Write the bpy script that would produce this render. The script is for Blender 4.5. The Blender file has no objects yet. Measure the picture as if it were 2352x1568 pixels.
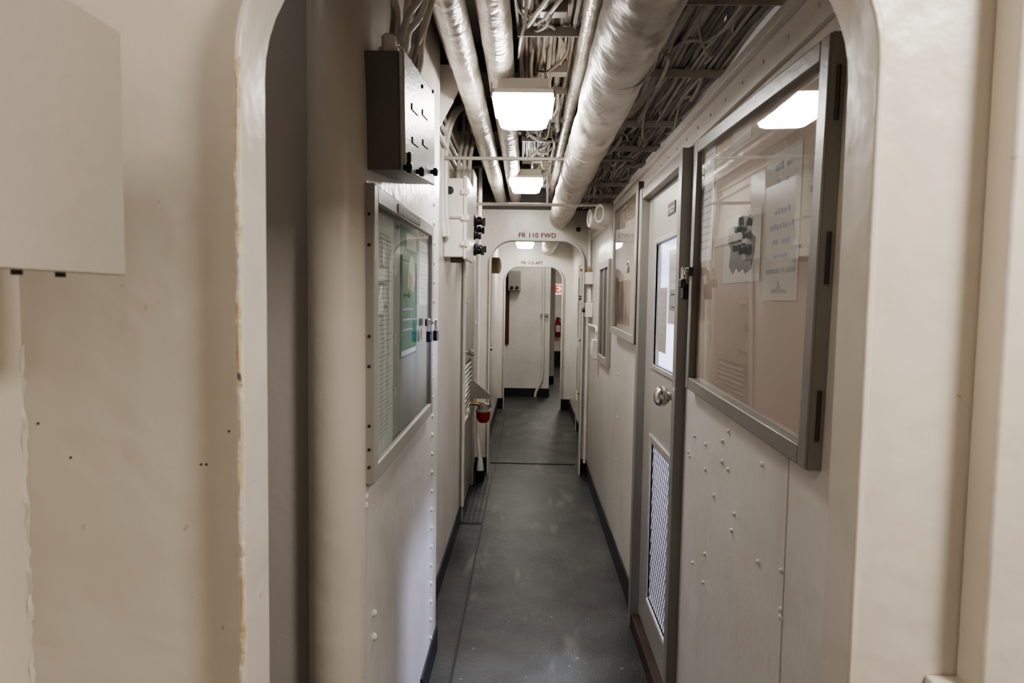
import bpy, bmesh, math, random
from mathutils import Vector, Matrix, Euler, noise
random.seed(7)
S = bpy.context.scene
COL = S.collection
F = 1500.0
PI = math.pi
# ------------------------------------------------------------------ camera
CAM = Vector((0, 0, 1.5))
Rm = (Matrix.Rotation(math.radians(1.32), 3, 'Z') @ Matrix.Rotation(math.radians(90 - 3.61), 3, 'X') @ Matrix.Rotation(math.radians(0.9), 3, 'Z'))
cd = bpy.data.cameras.new('camera'); cam = bpy.data.objects.new('camera', cd); COL.objects.link(cam)
cd.sensor_width = 36; cd.lens = 36 * F / 2352; cd.clip_start = 0.02
cam.location = CAM; cam.rotation_euler = Rm.to_euler()
cd.dof.use_dof = True; cd.dof.focus_distance = 2.6; cd.dof.aperture_fstop = 6.3
S.camera = cam
def ray(u, v): return Rm @ Vector(((u - 1176) / F, (784 - v) / F, -1))
def onX(u, v, X): d = ray(u, v); return CAM + d * (X / d.x)
def onY(u, v, Y): d = ray(u, v); return CAM + d * (Y / d.y)
def onZ(u, v, Z): d = ray(u, v); return CAM + d * ((Z - 1.5) / d.z)
# ------------------------------------------------------------------ materials
def mat(name, col, rough=.5, metal=0, var=.06, bump=.0, bscale=40, vscale=3, spec=.5, bump2=0, bscale2=6):
    m = bpy.data.materials.new(name); m.use_nodes = True
    nt = m.node_tree; N = nt.nodes; L = nt.links
    b = N['Principled BSDF']; b.inputs['Roughness'].default_value = rough; b.inputs['Metallic'].default_value = metal
    b.inputs['Specular IOR Level'].default_value = spec
    tc = N.new('ShaderNodeTexCoord')
    n = N.new('ShaderNodeTexNoise'); n.inputs['Scale'].default_value = vscale; n.inputs['Detail'].default_value = 5
    L.new(tc.outputs['Object'], n.inputs['Vector'])
    r = N.new('ShaderNodeValToRGB')
    c0 = [max(0, c * (1 - var * 1.6)) for c in col]; c1 = [min(1, c * (1 + var)) for c in col]
    r.color_ramp.elements[0].position = .3; r.color_ramp.elements[0].color = (*c0, 1)
    r.color_ramp.elements[1].position = .65; r.color_ramp.elements[1].color = (*c1, 1)
    L.new(n.outputs['Fac'], r.inputs['Fac']); L.new(r.outputs['Color'], b.inputs['Base Color'])
    prev = None
    for bs, sc, dist in ((bump, bscale, .01), (bump2, bscale2, .03)):
        if not bs: continue
        n2 = N.new('ShaderNodeTexNoise'); n2.inputs['Scale'].default_value = sc; n2.inputs['Detail'].default_value = 3
        L.new(tc.outputs['Object'], n2.inputs['Vector'])
        bp = N.new('ShaderNodeBump'); bp.inputs['Strength'].default_value = bs; bp.inputs['Distance'].default_value = dist
        L.new(n2.outputs['Fac'], bp.inputs['Height'])
        if prev: L.new(prev.outputs['Normal'], bp.inputs['Normal'])
        prev = bp
    if prev: L.new(prev.outputs['Normal'], b.inputs['Normal'])
    return m
def specks(m, col, scale, lo, hi, amount, stretch=(1, 1, 1)):
    nt = m.node_tree; N = nt.nodes; L = nt.links; b = N['Principled BSDF']; tc = N['Texture Coordinate']
    mp = N.new('ShaderNodeMapping'); mp.inputs['Scale'].default_value = stretch; L.new(tc.outputs['Object'], mp.inputs['Vector'])
    n = N.new('ShaderNodeTexNoise'); n.inputs['Scale'].default_value = scale; n.inputs['Detail'].default_value = 3; L.new(mp.outputs[0], n.inputs['Vector'])
    r = N.new('ShaderNodeValToRGB'); r.color_ramp.elements[0].position = lo; r.color_ramp.elements[0].color = (0, 0, 0, 1); r.color_ramp.elements[1].position = hi; r.color_ramp.elements[1].color = (amount, amount, amount, 1)
    L.new(n.outputs['Fac'], r.inputs['Fac'])
    mx = N.new('ShaderNodeMixRGB'); mx.inputs[2].default_value = (*col, 1)
    src = b.inputs['Base Color'].links[0].from_socket
    L.new(r.outputs['Color'], mx.inputs[0]); L.new(src, mx.inputs[1]); L.new(mx.outputs[0], b.inputs['Base Color'])
    return m
def emit(name, col, s):
    m = bpy.data.materials.new(name); m.use_nodes = True
    b = m.node_tree.nodes['Principled BSDF']
    b.inputs['Base Color'].default_value = (.9, .9, .9, 1)
    b.inputs['Emission Color'].default_value = (*col, 1); b.inputs['Emission Strength'].default_value = s
    return m
def glass(name, tint=(.96, .965, .96), k=1.0):
    m = bpy.data.materials.new(name); m.use_nodes = True
    nt = m.node_tree; N = nt.nodes; L = nt.links
    N.remove(N['Principled BSDF']); out = N['Material Output']
    t = N.new('ShaderNodeBsdfTransparent'); t.inputs['Color'].default_value = (*tint, 1)
    g = N.new('ShaderNodeBsdfGlossy'); g.inputs['Roughness'].default_value = .02
    f = N.new('ShaderNodeLayerWeight'); f.inputs['Blend'].default_value = .5
    pw = N.new('ShaderNodeMath'); pw.operation = 'POWER'; pw.inputs[1].default_value = 5
    mu = N.new('ShaderNodeMath'); mu.operation = 'MULTIPLY_ADD'; mu.inputs[1].default_value = .9 * k; mu.inputs[2].default_value = .045 * k; mu.use_clamp = True
    mx = N.new('ShaderNodeMixShader')
    L.new(f.outputs['Facing'], pw.inputs[0]); L.new(pw.outputs[0], mu.inputs[0]); L.new(mu.outputs[0], mx.inputs[0]); L.new(t.outputs[0], mx.inputs[1]); L.new(g.outputs[0], mx.inputs[2]); L.new(mx.outputs[0], out.inputs[0])
    return m
M = {}
M['cream'] = mat('cream_paint', (.68, .638, .585), .28, var=.05, bump=.2, bscale=22, vscale=2, bump2=.2)
specks(M['cream'], (.46, .39, .32), 5, .56, .75, .3, (1, 1, .4))
M['warm'] = mat('warm_cream_paint', (.64, .588, .515), .30, var=.05, bump=.22, bscale=18, vscale=1.5, bump2=.25, bscale2=5)
specks(M['warm'], (.43, .36, .28), 3, .54, .75, .35, (1, 1, .35)); specks(M['warm'], (.40, .31, .22), 30, .735, .76, .6)
M['boxcream'] = mat('grey_cream_box_paint', (.42, .385, .335), .40, var=.04, bump=.12, bscale=60)
M['edge'] = mat('chipped_edge_paint', (.60, .54, .45), .5, var=.05, bump=.5, bscale=60, vscale=12)
specks(M['edge'], (.50, .39, .23), 14, .46, .58, .75, (1, 1, .6)); specks(M['edge'], (.08, .055, .04), 24, .66, .69, .9)
M['greywall'] = mat('beige_grey_paint', (.50, .465, .43), .42, var=.05, bump=.1, vscale=2)  # one even beige grey for the recess walls and a wall seam
M['grey'] = mat('grey_enamel', (.24, .227, .203), .32, var=.06, bump=.06, bscale=60)
M['lgrey'] = mat('light_grey_enamel', (.36, .34, .305), .32, var=.06, bump=.06, bscale=60)
M['box'] = mat('box_grey_enamel', (.15, .14, .122), .40, var=.08, bump=.15, bscale=90)
M['boxlit'] = mat('lit_cover_enamel', (.46, .445, .405), .34, var=.08, bump=.15, bscale=90)  # lamp light on the cover is put into its lighter grey
M['white'] = mat('white_enamel', (.72, .685, .63), .28, var=.06, bump=.15, bscale=30, bump2=.12)
M['deck'] = mat('overhead_dark_paint', (.10, .092, .082), .6, var=.25, bump=.2)
M['duct'] = mat('duct_grey_paint', (.10, .094, .087), .5, var=.1)
M['silver'] = mat('aluminium_paint', (.62, .57, .50), .30, metal=.3, var=.2, bump=.9, bscale=18, vscale=9, bump2=.4)
M['lag'] = mat('pipe_lagging_paint', (.66, .60, .525), .42, var=.16, bump=1.0, bscale=11, vscale=6, bump2=.7)
specks(M['lag'], (.24, .20, .15), 13, .56, .67, .65, (1, .45, 1))
M['cable'] = mat('painted_cable', (.70, .655, .585), .42, var=.12, vscale=14)
M['cabled'] = mat('dark_painted_cable', (.34, .315, .28), .5, var=.15, vscale=14)
M['black'] = mat('black_rubber', (.012, .013, .016), .45, var=.2)
M['base'] = mat('navy_black_base', (.012, .014, .019), .4, var=.25)
M['chrome'] = mat('brushed_steel', (.62, .60, .56), .20, metal=1, var=.05)
M['dsteel'] = mat('dark_steel', (.07, .066, .062), .4, metal=.6, var=.15)
M['brass'] = mat('brass', (.5, .38, .17), .3, metal=.9, var=.1)
M['paper'] = mat('white_paper', (.80, .80, .785), .7, var=.02)
M['paperf'] = mat('faint_grey_paper', (.64, .59, .555), .7, var=.03)
M['ink'] = mat('grey_ink', (.42, .42, .43), .7, var=.05)
M['blue'] = mat('blue_ink', (.37, .405, .56), .7, var=.05)
M['green'] = mat('green_poster', (.018, .17, .085), .55, var=.15)
M['felt'] = mat('grey_board_felt', (.44, .43, .395), .8, var=.08)
M['pink'] = mat('pinkish_backing', (.57, .46, .39), .75, var=.06)
M['sand'] = mat('sand_print', (.60, .54, .40), .6, var=.1)
M['orange'] = mat('orange_print', (.42, .24, .14), .6, var=.1)
M['brownp'] = mat('brown_print', (.26, .12, .07), .6, var=.2)
M['smudge'] = mat('dark_photo_print', (.045, .042, .042), .6, var=.5, vscale=40)
M['red'] = mat('red_paint', (.33, .010, .012), .35, var=.1)
M['maroon'] = mat('maroon_paint', (.075, .018, .012), .5, var=.15)
M['brown'] = mat('worn_brown', (.055, .032, .025), .5, var=.3)
M['rust'] = mat('rust_lettering', (.16, .05, .03), .7, var=.35, vscale=60)
M['yellow'] = mat('yellow_paint', (.66, .55, .28), .4, var=.1)
M['padblue'] = mat('blue_black_padlock', (.022, .025, .045), .35, var=.1)
M['signred'] = mat('sign_red', (.62, .02, .015), .5, var=.02)
M['signwhite'] = mat('sign_white', (.8, .8, .78), .5, var=.02)
M['lamp'] = emit('lamp_diffuser_glow', (1, .97, .93), 50)
M['glass'] = glass('board_glass', k=.85)
M['glassb'] = glass('second_board_glass', k=.55)
M['glassg'] = glass('faint_green_glass', (.95, .97, .955), .8)
M['room'] = mat('cool_room_paint', (.74, .75, .78), .5, var=.03)
M['mesh'] = mat('vent_mesh_paint', (.36, .34, .33), .4, var=.05)
M['floor'] = mat('dark_deck_floor', (.047, .052, .049), .37, var=.32, bump=.2, bscale=140, vscale=4, bump2=.10)
specks(M['floor'], (.12, .117, .106), 2.2, .48, .72, .5); specks(M['floor'], (.024, .027, .026), 5.5, .52, .62, .5); specks(M['floor'], (.34, .34, .32), 34, .68, .74, .6)
specks(M['floor'], (.17, .165, .15), 9, .60, .70, .5, (1, .25, 1))
# ------------------------------------------------------------------ mesh builder
class MB:
    def __init__(s): s.bm = bmesh.new()
    def box(s, x0, x1, y0, y1, z0, z1):
        x0, x1 = sorted((x0, x1)); y0, y1 = sorted((y0, y1)); z0, z1 = sorted((z0, z1))
        v = [s.bm.verts.new((x, y, z)) for z in (z0, z1) for y in (y0, y1) for x in (x0, x1)]
        for f in ((0, 2, 3, 1), (4, 5, 7, 6), (0, 1, 5, 4), (2, 6, 7, 3), (0, 4, 6, 2), (1, 3, 7, 5)): s.bm.faces.new([v[i] for i in f])
        return s
    def lathe(s, prof, o, ax, seg=20):
        o = Vector(o); ax = Vector(ax).normalized(); a = ax.orthogonal().normalized(); b = ax.cross(a)
        rings = []
        for r, h in prof:
            if r < 1e-6: rings.append([s.bm.verts.new(o + ax * h)])
            else: rings.append([s.bm.verts.new(o + ax * h + (a * math.cos(2 * PI * k / seg) + b * math.sin(2 * PI * k / seg)) * r) for k in range(seg)])
        for A, B in zip(rings, rings[1:]):
            for k in range(seg):
                j = (k + 1) % seg
                if len(A) == 1 and len(B) == 1: continue
                if len(A) == 1: s.bm.faces.new((A[0], B[j], B[k]))
                elif len(B) == 1: s.bm.faces.new((A[k], A[j], B[0]))
                else: s.bm.faces.new((A[k], A[j], B[j], B[k]))
        for R_ in (rings[0], rings[-1]):
            if len(R_) > 1:
                try: s.bm.faces.new(R_)
                except ValueError: pass
        return s
    def cyl(s, p0, p1, r, seg=16, r2=None):
        p0 = Vector(p0); p1 = Vector(p1); h = (p1 - p0).length
        return s.lathe([(r, 0), (r if r2 is None else r2, h)], p0, p1 - p0, seg)
    def tube(s, pts, r, seg=8, sm=5, jit=0):
        P = [Vector(p) for p in pts]
        if len(P) > 2 and sm > 1:
            Q = []
            E = [P[0] * 2 - P[1]] + P + [P[-1] * 2 - P[-2]]
            for i in range(1, len(E) - 2):
                a, b, c, d = E[i - 1:i + 3]
                for k in range(sm):
                    t = k / sm
                    Q.append(.5 * ((2 * b) + (c - a) * t + (2 * a - 5 * b + 4 * c - d) * t * t + (3 * b - a - 3 * c + d) * t ** 3))
            Q.append(P[-1]); P = Q
        n = None; rings = []
        for i, p in enumerate(P):
            t = (P[min(i + 1, len(P) - 1)] - P[max(i - 1, 0)]).normalized()
            n = t.orthogonal().normalized() if n is None else (n - t * n.dot(t)).normalized()
            b = t.cross(n)
            rings.append([s.bm.verts.new(p + (n * math.cos(2 * PI * k / seg) + b * math.sin(2 * PI * k / seg)) * r * (1 + random.uniform(-jit, jit))) for k in range(seg)])
        for A, B in zip(rings, rings[1:]):
            for k in range(seg): s.bm.faces.new((A[k], A[(k + 1) % seg], B[(k + 1) % seg], B[k]))
        s.bm.faces.new(rings[0]); s.bm.faces.new(rings[-1])
        return s
    def prism(s, pts, axis, a, b):
        def mk(p, t): return {'x': (t, p[0], p[1]), 'y': (p[0], t, p[1]), 'z': (p[0], p[1], t)}[axis]
        A = [s.bm.verts.new(mk(p, a)) for p in pts]; B = [s.bm.verts.new(mk(p, b)) for p in pts]
        s.bm.faces.new(A); s.bm.faces.new(B)
        n = len(pts)
        for k in range(n): s.bm.faces.new((A[k], A[(k + 1) % n], B[(k + 1) % n], B[k]))
        return s
    def loft(s, rings):
        R_ = [[s.bm.verts.new(p) for p in r] for r in rings]
        n = len(R_[0])
        for A, B in zip(R_, R_[1:]):
            for k in range(n): s.bm.faces.new((A[k], A[(k + 1) % n], B[(k + 1) % n], B[k]))
        s.bm.faces.new(R_[0]); s.bm.faces.new(R_[-1]); return s
    def rivet(s, p, n, r=.005, h=.003):
        return s.lathe([(r, 0), (r * .85, h * .6), (r * .45, h * .95), (0, h)], p, n, 8)
    def plate(s, x0, x1, zt, xl, xr, zo, r, y0, y1, z0=0):
        s.box(x0, xl, y0, y1, z0, zt); s.box(xr, x1, y0, y1, z0, zt)
        p = arch(xl, xr, zo, r, z0)[1:-1]
        rows = [[s.bm.verts.new(q) for q in ((x, y0, z), (x, y0, zt), (x, y1, zt), (x, y1, z))] for x, z in p]
        for A, B in zip(rows, rows[1:]):
            for k in range(4):
                try: s.bm.faces.new((A[k], A[(k + 1) % 4], B[(k + 1) % 4], B[k]))
                except ValueError: pass
        return s
    def band(s, xl, xr, zo, r, t, y0, y1, z0=0):
        a = arch(xl, xr, zo, r, z0); b = arch(xl - t, xr + t, zo + t, r + t, z0)
        rows = [[s.bm.verts.new(q) for q in ((i[0], y0, i[1]), (o[0], y0, o[1]), (o[0], y1, o[1]), (i[0], y1, i[1]))] for i, o in zip(a, b)]
        for A, B in zip(rows, rows[1:]):
            for k in range(4): s.bm.faces.new((A[k], A[(k + 1) % 4], B[(k + 1) % 4], B[k]))
        s.bm.faces.new(rows[0]); s.bm.faces.new(rows[-1]); return s
def arch(xl, xr, zo, r, z0=0, n=12):
    p = [(xl, z0)]
    p += [(xl + r - r * math.cos(PI / 2 * k / n), zo - r + r * math.sin(PI / 2 * k / n)) for k in range(n + 1)]
    p += [(xr - r + r * math.sin(PI / 2 * k / n), zo - r + r * math.cos(PI / 2 * k / n)) for k in range(n + 1)]
    return p + [(xr, z0)]
ORG = {}
def link(mb, name, m, parent=None, bevel=0, smooth=True):
    bm = mb.bm; bmesh.ops.recalc_face_normals(bm, faces=bm.faces[:])
    if parent is not None: org = ORG[parent.name]
    else:
        xs = [v.co for v in bm.verts]
        lo = Vector((min(v.x for v in xs), min(v.y for v in xs), min(v.z for v in xs))); hi = Vector((max(v.x for v in xs), max(v.y for v in xs), max(v.z for v in xs)))
        org = Vector(((lo.x + hi.x) / 2, (lo.y + hi.y) / 2, lo.z))
    bmesh.ops.translate(bm, verts=bm.verts[:], vec=-org)
    me = bpy.data.meshes.new(name); bm.to_mesh(me); bm.free()
    if smooth:
        for p in me.polygons: p.use_smooth = True
        me.set_sharp_from_angle(angle=math.radians(38))
    me.materials.append(m if not isinstance(m, str) else M[m])
    o = bpy.data.objects.new(name, me); COL.objects.link(o)
    ORG[o.name] = org
    if parent is not None: o.parent = parent
    else: o.location = org
    if bevel:
        b = o.modifiers.new('bevel', 'BEVEL'); b.width = bevel; b.segments = 2; b.limit_method = 'ANGLE'; b.angle_limit = math.radians(40)
    return o
def tag(o, label, cat, group=None):
    o['label'] = label; o['category'] = cat
    if group: o['group'] = group
    return o
def thing(name, label, cat, loc, group=None):
    o = bpy.data.objects.new(name, None); COL.objects.link(o); o.location = loc; o.empty_display_size = .05
    ORG[o.name] = Vector(loc); return tag(o, label, cat, group)
def part(mb, name, m, parent, label=None, bevel=0):
    o = link(mb, name, m, parent, bevel)
    if label: o['label'] = label
    return o
def solo(mb, name, m, label, cat, group=None, bevel=0): return tag(link(mb, name, m, None, bevel), label, cat, group)
def struct(mb, name, m, parent=None, bevel=0):
    o = link(mb, name, m, parent, bevel)
    if parent is None: o['kind'] = 'structure'
    return o
def sthing(name, loc):
    o = bpy.data.objects.new(name, None); COL.objects.link(o); o.location = loc; o.empty_display_size = .05; o['kind'] = 'structure'; ORG[o.name] = Vector(loc); return o
def text(body, size, loc, rot, m, parent, name, sx=1, off=0):
    cu = bpy.data.curves.new('t', 'FONT'); cu.body = body; cu.size = size; cu.align_x = 'CENTER'; cu.align_y = 'CENTER'; cu.extrude = .0006; cu.space_character = 1.08; cu.offset = off
    t = bpy.data.objects.new('t', cu); COL.objects.link(t); bpy.context.view_layer.update()
    me = bpy.data.meshes.new_from_object(t.evaluated_get(bpy.context.evaluated_depsgraph_get()))
    bpy.data.objects.remove(t)
    me.transform(Matrix.Translation(Vector(loc) - ORG[parent.name]) @ Euler(rot).to_matrix().to_4x4() @ Matrix.Diagonal((sx, 1, 1, 1)))
    me.materials.clear(); me.materials.append(M[m]); me.name = name
    o = bpy.data.objects.new(name, me); COL.objects.link(o); o.parent = parent; ORG[o.name] = ORG[parent.name]
    return o
# ------------------------------------------------------------------ key planes
XR = .53; XL1 = -.37; XL2 = -.435; ZC = 2.62
D1, D2, D3, D4 = .878, 5.62, 8.95, 10.13
DW0, DW1 = 1.47, 2.70
# ---- floor and overhead
struct(MB().box(-2, 2.2, -1.6, 16.2, -.06, 0), 'floor', 'floor')
struct(MB().box(-2, 2.2, -1.6, 16.2, ZC, ZC + .05), 'ceiling', 'deck')
m = MB(); m.box(-.284, -.274, 1.5, D2 - .02, 0, .0035); m.box(-.27, -.262, D2 + .05, D3 - .05, 0, .0025); struct(m, 'trim_1', 'black')
m = MB(); m.box(-.32, .46, 5.93, 5.955, 0, .006); m.box(-.43, -.283, 4.28, 4.295, 0, .004); struct(m, 'trim_2', 'base', bevel=.002)
t = MB(); t.box(-.43, -.287, 4.30, 5.55, 0, .004)
for i in range(30):
    for j in range(4):
        cx = -.415 + j * .034; cy = 4.33 + i * .04; a = (PI / 4) if (i + j) % 2 else -PI / 4
        dx, dy = math.cos(a) * .011, math.sin(a) * .011; nx, ny = -math.sin(a) * .0035, math.cos(a) * .0035
        t.prism([(cx - dx, cy - dy), (cx + nx, cy + ny), (cx + dx, cy + dy), (cx - nx, cy - ny)], 'z', .004, .0065)
solo(t, 'tread_plate', 'floor', 'raised diamond tread plate strip on the floor beside the left grey door', 'floor plate')
# ---- near bulkhead and its rounded opening
fl = onY(545, 700, .807); bl = onY(611, 700, D1); br = onY(1926, 700, D1)
xl, xr = bl.x, br.x
m = MB().plate(-.9, 1.3, ZC, xl - .008, xr + .008, 1.998, .208, .85, .862)
wn = struct(m, 'wall_near', 'warm')
for u, v in ((163, 1050), (88, 972), (462, 1066), (474, 1066), (526, 990)):
    p = onY(u, v, .85); struct(MB().rivet((p.x, .85, p.z), (0, -1, 0), .0018, .0015), 'rivet', 'brown', wn)
tr = struct(MB().band(xl, xr, 1.99, .20, .010, .806, D1 + .005), 'trim_3', 'warm', bevel=.003)
struct(MB().tube([(xl - .005 + .0010 * math.sin(k * 2.1), .8072, .25 + k * .07) for k in range(23)], .0035, 6, 5, .35), 'chipped_edge', 'edge', tr)
wl = struct(MB().box(-.80, -.672, -1.6, .85, 0, ZC), 'wall_left_near', 'warm')
struct(MB().tube([(-.673 + .001 * math.sin(k * 1.7), .851, .5 + k * .03) for k in range(32)], .005, 6, 3, .5), 'weld_bead', 'warm', wl)
struct(MB().box(1.25, 1.32, -1.6, .85, 0, ZC), 'wall_right_near', 'warm')
struct(MB().box(-.9, 1.32, -1.66, -1.6, 0, ZC), 'wall_back', 'warm')
p0 = onY(2243, 700, .85)
m = MB().box(p0.x, 1.25, .80, .85, 0, ZC); struct(m, 'trim_4', 'warm', bevel=.005)
p = onY(2195, 1566, .84)
b = thing('dog_bracket', 'small cream latch bracket at the foot of the right foreground bulkhead', 'bracket', (p.x, .85, p.z - .03))
part(MB().box(p.x - .035, p.x + .035, .825, .85, p.z - .035, p.z + .004), 'bracket_plate', 'warm', b, bevel=.003)
part(MB().cyl((p.x, .825, p.z - .012), (p.x, .805, p.z - .012), .009), 'bolt', 'dsteel', b)
# ---- near left box
a = onX(293, 85, -.46); c = onX(274, 632, -.46)
zt, zb = a.z, c.z; yf = (a.y + c.y) / 2
b = thing('junction_box', 'large cream metal box high on the left foreground wall, cut by the picture edge', 'electrical box', (-.56, yf - .1, zb))
part(MB().box(-.672, -.475, yf - .19, yf - .005, zb + .008, zt - .01), 'box_body', 'boxcream', b, bevel=.003)
part(MB().box(-.475, -.46, yf - .195, yf, zb, zt), 'lid', 'boxcream', b, bevel=.0015)
for k in (0, 1):
    part(MB().cyl((-.50, yf - .05 - .06 * k, zb + .008), (-.50, yf - .05 - .06 * k, zb - .004), .005), 'lid_bolt', 'dsteel', b)
# ---- space just behind the near opening
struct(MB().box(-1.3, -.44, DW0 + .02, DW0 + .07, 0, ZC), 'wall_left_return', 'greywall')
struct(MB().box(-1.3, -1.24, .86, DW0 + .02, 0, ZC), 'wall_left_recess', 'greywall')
m = MB().cyl((-.432, DW0 + .01, 0), (-.432, DW0 + .01, ZC), .066, 28); struct(m, 'trim_5', 'warm')
# ---- left near wall with rivets
m = MB().box(-.45, XL1, DW0, DW1, 0, ZC)
for i in range(24): m.rivet((XL1, DW1 - .16, .14 + i * .075), (1, 0, 0), .010, .009)
for i in range(20): m.rivet((XL1, DW1 - .44 - i * .03, .05 + .02 * (i % 3)), (1, 0, 0), .010, .009)
for u, v in ((858, 1408), (858, 1462), (838, 1140), (838, 1160)): p = onX(u, v, XL1); m.rivet((XL1, p.y, p.z), (1, 0, 0), .010, .009)
struct(m, 'wall_left', 'cream')
m = MB().box(XL1 - .06, XL1 + .009, DW1 - .40, DW1 + .005, 0, .11); struct(m, 'baseboard_left_corner', 'base', bevel=.003)
# ---- left rear wall, door
LD0, LD1 = 4.33, 5.22
m = MB().box(-.52, XL2, DW1, LD0, 0, ZC).box(-.52, XL2, LD1, D2, 0, ZC).box(-.52, XL2, LD0, LD1, 1.93, ZC); struct(m, 'wall_left_rear', 'cream')
struct(MB().box(XL2, XL2 + .008, DW1, LD0 - .03, 0, .11).box(XL2, XL2 + .008, LD1 + .03, D2, 0, .11), 'baseboard_left', 'base')
d = sthing('door_1', (XL2, (LD0 + LD1) / 2, 0))
m = MB().box(XL2 - .03, XL2 + .018, LD0 - .03, LD0 + .025, 0, 1.96).box(XL2 - .03, XL2 + .018, LD1 - .025, LD1 + .03, 0, 1.96).box(XL2 - .03, XL2 + .018, LD0 + .025, LD1 - .025, 1.905, 1.96)
part(m, 'door_frame', 'lgrey', d, bevel=.003)
m = MB().box(XL2 - .04, XL2 + .004, LD0 + .025, LD1 - .025, .04, .62).box(XL2 - .04, XL2 + .004, LD0 + .025, LD1 - .025, 1.05, 1.905).box(XL2 - .04, XL2 + .004, LD0 + .025, LD0 + .14, .62, 1.05).box(XL2 - .04, XL2 + .004, LD1 - .14, LD1 - .025, .62, 1.05).box(XL2 - .04, XL2 - .03, LD0 + .14, LD1 - .14, .62, 1.05)
lf = part(m, 'door_leaf', 'grey', d, bevel=.003)
m = MB()
for i in range(12):
    z = .635 + i * .034; m.prism([(XL2 - .03, z + .024), (XL2 + .006, z), (XL2 + .008, z + .004), (XL2 - .028, z + .028)], 'y', LD0 + .14, LD1 - .14)
part(m, 'louvre', 'lgrey', lf)
part(MB().lathe([(.03, 0), (.03, .008), (.012, .012), (.012, .03), (.026, .045), (.028, .06), (.018, .072), (0, .074)], (XL2 + .004, LD0 + .10, 1.14), (1, 0, 0)), 'door_knob', 'chrome', d)
part(MB().lathe([(.022, 0), (.022, .012), (.015, .016), (0, .016)], (XL2 + .004, LD0 + .10, 1.32), (1, 0, 0)), 'deadbolt', 'chrome', d)
part(MB().box(XL2 + .004, XL2 + .03, LD0 + .02, LD0 + .19, 1.47, 1.50), 'hasp', 'chrome', d, bevel=.003)
# ---- right wall with doorway to a lit side room
RD0, RD1 = 2.20, 2.96
m = MB().box(XR, XR + .05, .862, RD0, 0, 2.10).box(XR, XR + .05, RD1, D2, 0, 2.10).box(XR, XR + .05, RD0, RD1, 1.99, 2.10)
for u, v in ((1597, 1001), (1661, 1013), (1583, 1038), (1660, 1060), (1622, 1078), (1586, 1047), (1752, 1066), (1675, 990), (1688, 1180), (1682, 1218), (1620, 1272), (1592, 1292), (1743, 1290), (1797, 1310), (1617, 1337), (1795, 1400), (1796, 1418), (1674, 1078), (1622, 1020), (1641, 1138)):
    p = onX(u, v, XR); m.rivet((XR, p.y, p.z), (-1, 0, 0), .0065, .007)
for z in (.3, .55, .8, 1.05): m.rivet((XR, 3.1, z), (-1, 0, 0), .006, .005); m.rivet((XR, 3.75, z + .04), (-1, 0, 0), .006, .005)
struct(m, 'wall_right', 'cream')
struct(MB().box(XR - .0015, XR, 1.305, 1.3075, 0, 1.2), 'trim_6', 'greywall')
struct(MB().box(XR - .01, XR, RD1 + .04, D2, 0, .12).box(XR - .004, XR, .87, RD0 - .03, 0, .12), 'baseboard_right', 'base', bevel=.002)
m = MB().box(XR - .012, XR, .864, D2, 2.005, 2.075).box(XR - .03, XR, .864, D2, 2.075, 2.10)
for i in range(34): m.rivet((XR - .012, .95 + i * .14, 2.04), (-1, 0, 0), .005, .004)
struct(m, 'trim_7', 'cream', bevel=.003)
struct(MB().box(XR + .05, 1.0, .862, D2, 2.06, 2.10).box(.92, .98, .862, D2, 2.10, ZC), 'wall_right_upper', 'duct')  # dark grey wall, its tone also standing for shade above the lamps
m = MB().box(1.75, 1.8, 1.6, 3.6, 0, 2.06).box(XR + .05, 1.8, 1.55, 1.6, 0, 2.06).box(XR + .05, 1.8, 3.6, 3.65, 0, 2.06)
struct(m, 'wall_side_room', 'room')
# door on the right
XD = XR + .004
d = sthing('door_2', (XR, (RD0 + RD1) / 2, 0))
m = MB().box(XR - .035, XR + .05, RD0 - .028, RD0 + .02, 0, 2.005).box(XR - .035, XR + .05, RD1 - .02, RD1 + .028, 0, 2.005).box(XR - .03, XR + .05, RD0 + .02, RD1 - .02, 1.955, 2.005)
part(m, 'door_frame', 'grey', d, bevel=.004)
part(MB().box(XR - .03, XR + .05, RD0 + .02, RD1 - .02, 0, .07), 'sill', 'brown', d, 'worn brown door sill', bevel=.004)
ya, yb = RD0 + .022, RD1 - .022
w0, w1, wz0, wz1 = ya + .12, yb - .18, 1.24, 1.74
v0, v1, vz0, vz1 = ya + .14, yb - .20, .24, .91
TH = .022
m = MB().box(XD, XD + TH, ya, w0, 1.10, 1.952).box(XD, XD + TH, w1, yb, 1.10, 1.952).box(XD, XD + TH, w0, w1, wz1, 1.952).box(XD, XD + TH, w0, w1, 1.10, wz0)
m.box(XD, XD + TH, ya, v0, .075, 1.10).box(XD, XD + TH, v1, yb, .075, 1.10).box(XD, XD + TH, v0, v1, .075, vz0).box(XD, XD + TH, v0, v1, vz1, 1.10)
lf = part(m, 'door_leaf', 'lgrey', d)
def rim(mb, X0, X1, y0, y1, z0, z1, w): return mb.box(X0, X1, y0 - w, y0, z0 - w, z1 + w).box(X0, X1, y1, y1 + w, z0 - w, z1 + w).box(X0, X1, y0, y1, z0 - w, z0).box(X0, X1, y0, y1, z1, z1 + w)
part(rim(MB(), XD - .006, XD + .012, w0, w1, wz0, wz1, .022), 'window_trim', 'lgrey', lf, bevel=.004)
part(MB().box(XD + .006, XD + .007, w0, w1, wz0, wz1), 'window_pane', 'glass', lf)
part(rim(MB(), XD - .01, XD + .012, v0, v1, vz0, vz1, .035), 'vent_trim', 'lgrey', lf, bevel=.006)
m = MB(); W = v1 - v0; H = vz1 - vz0; st = .030
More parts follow.
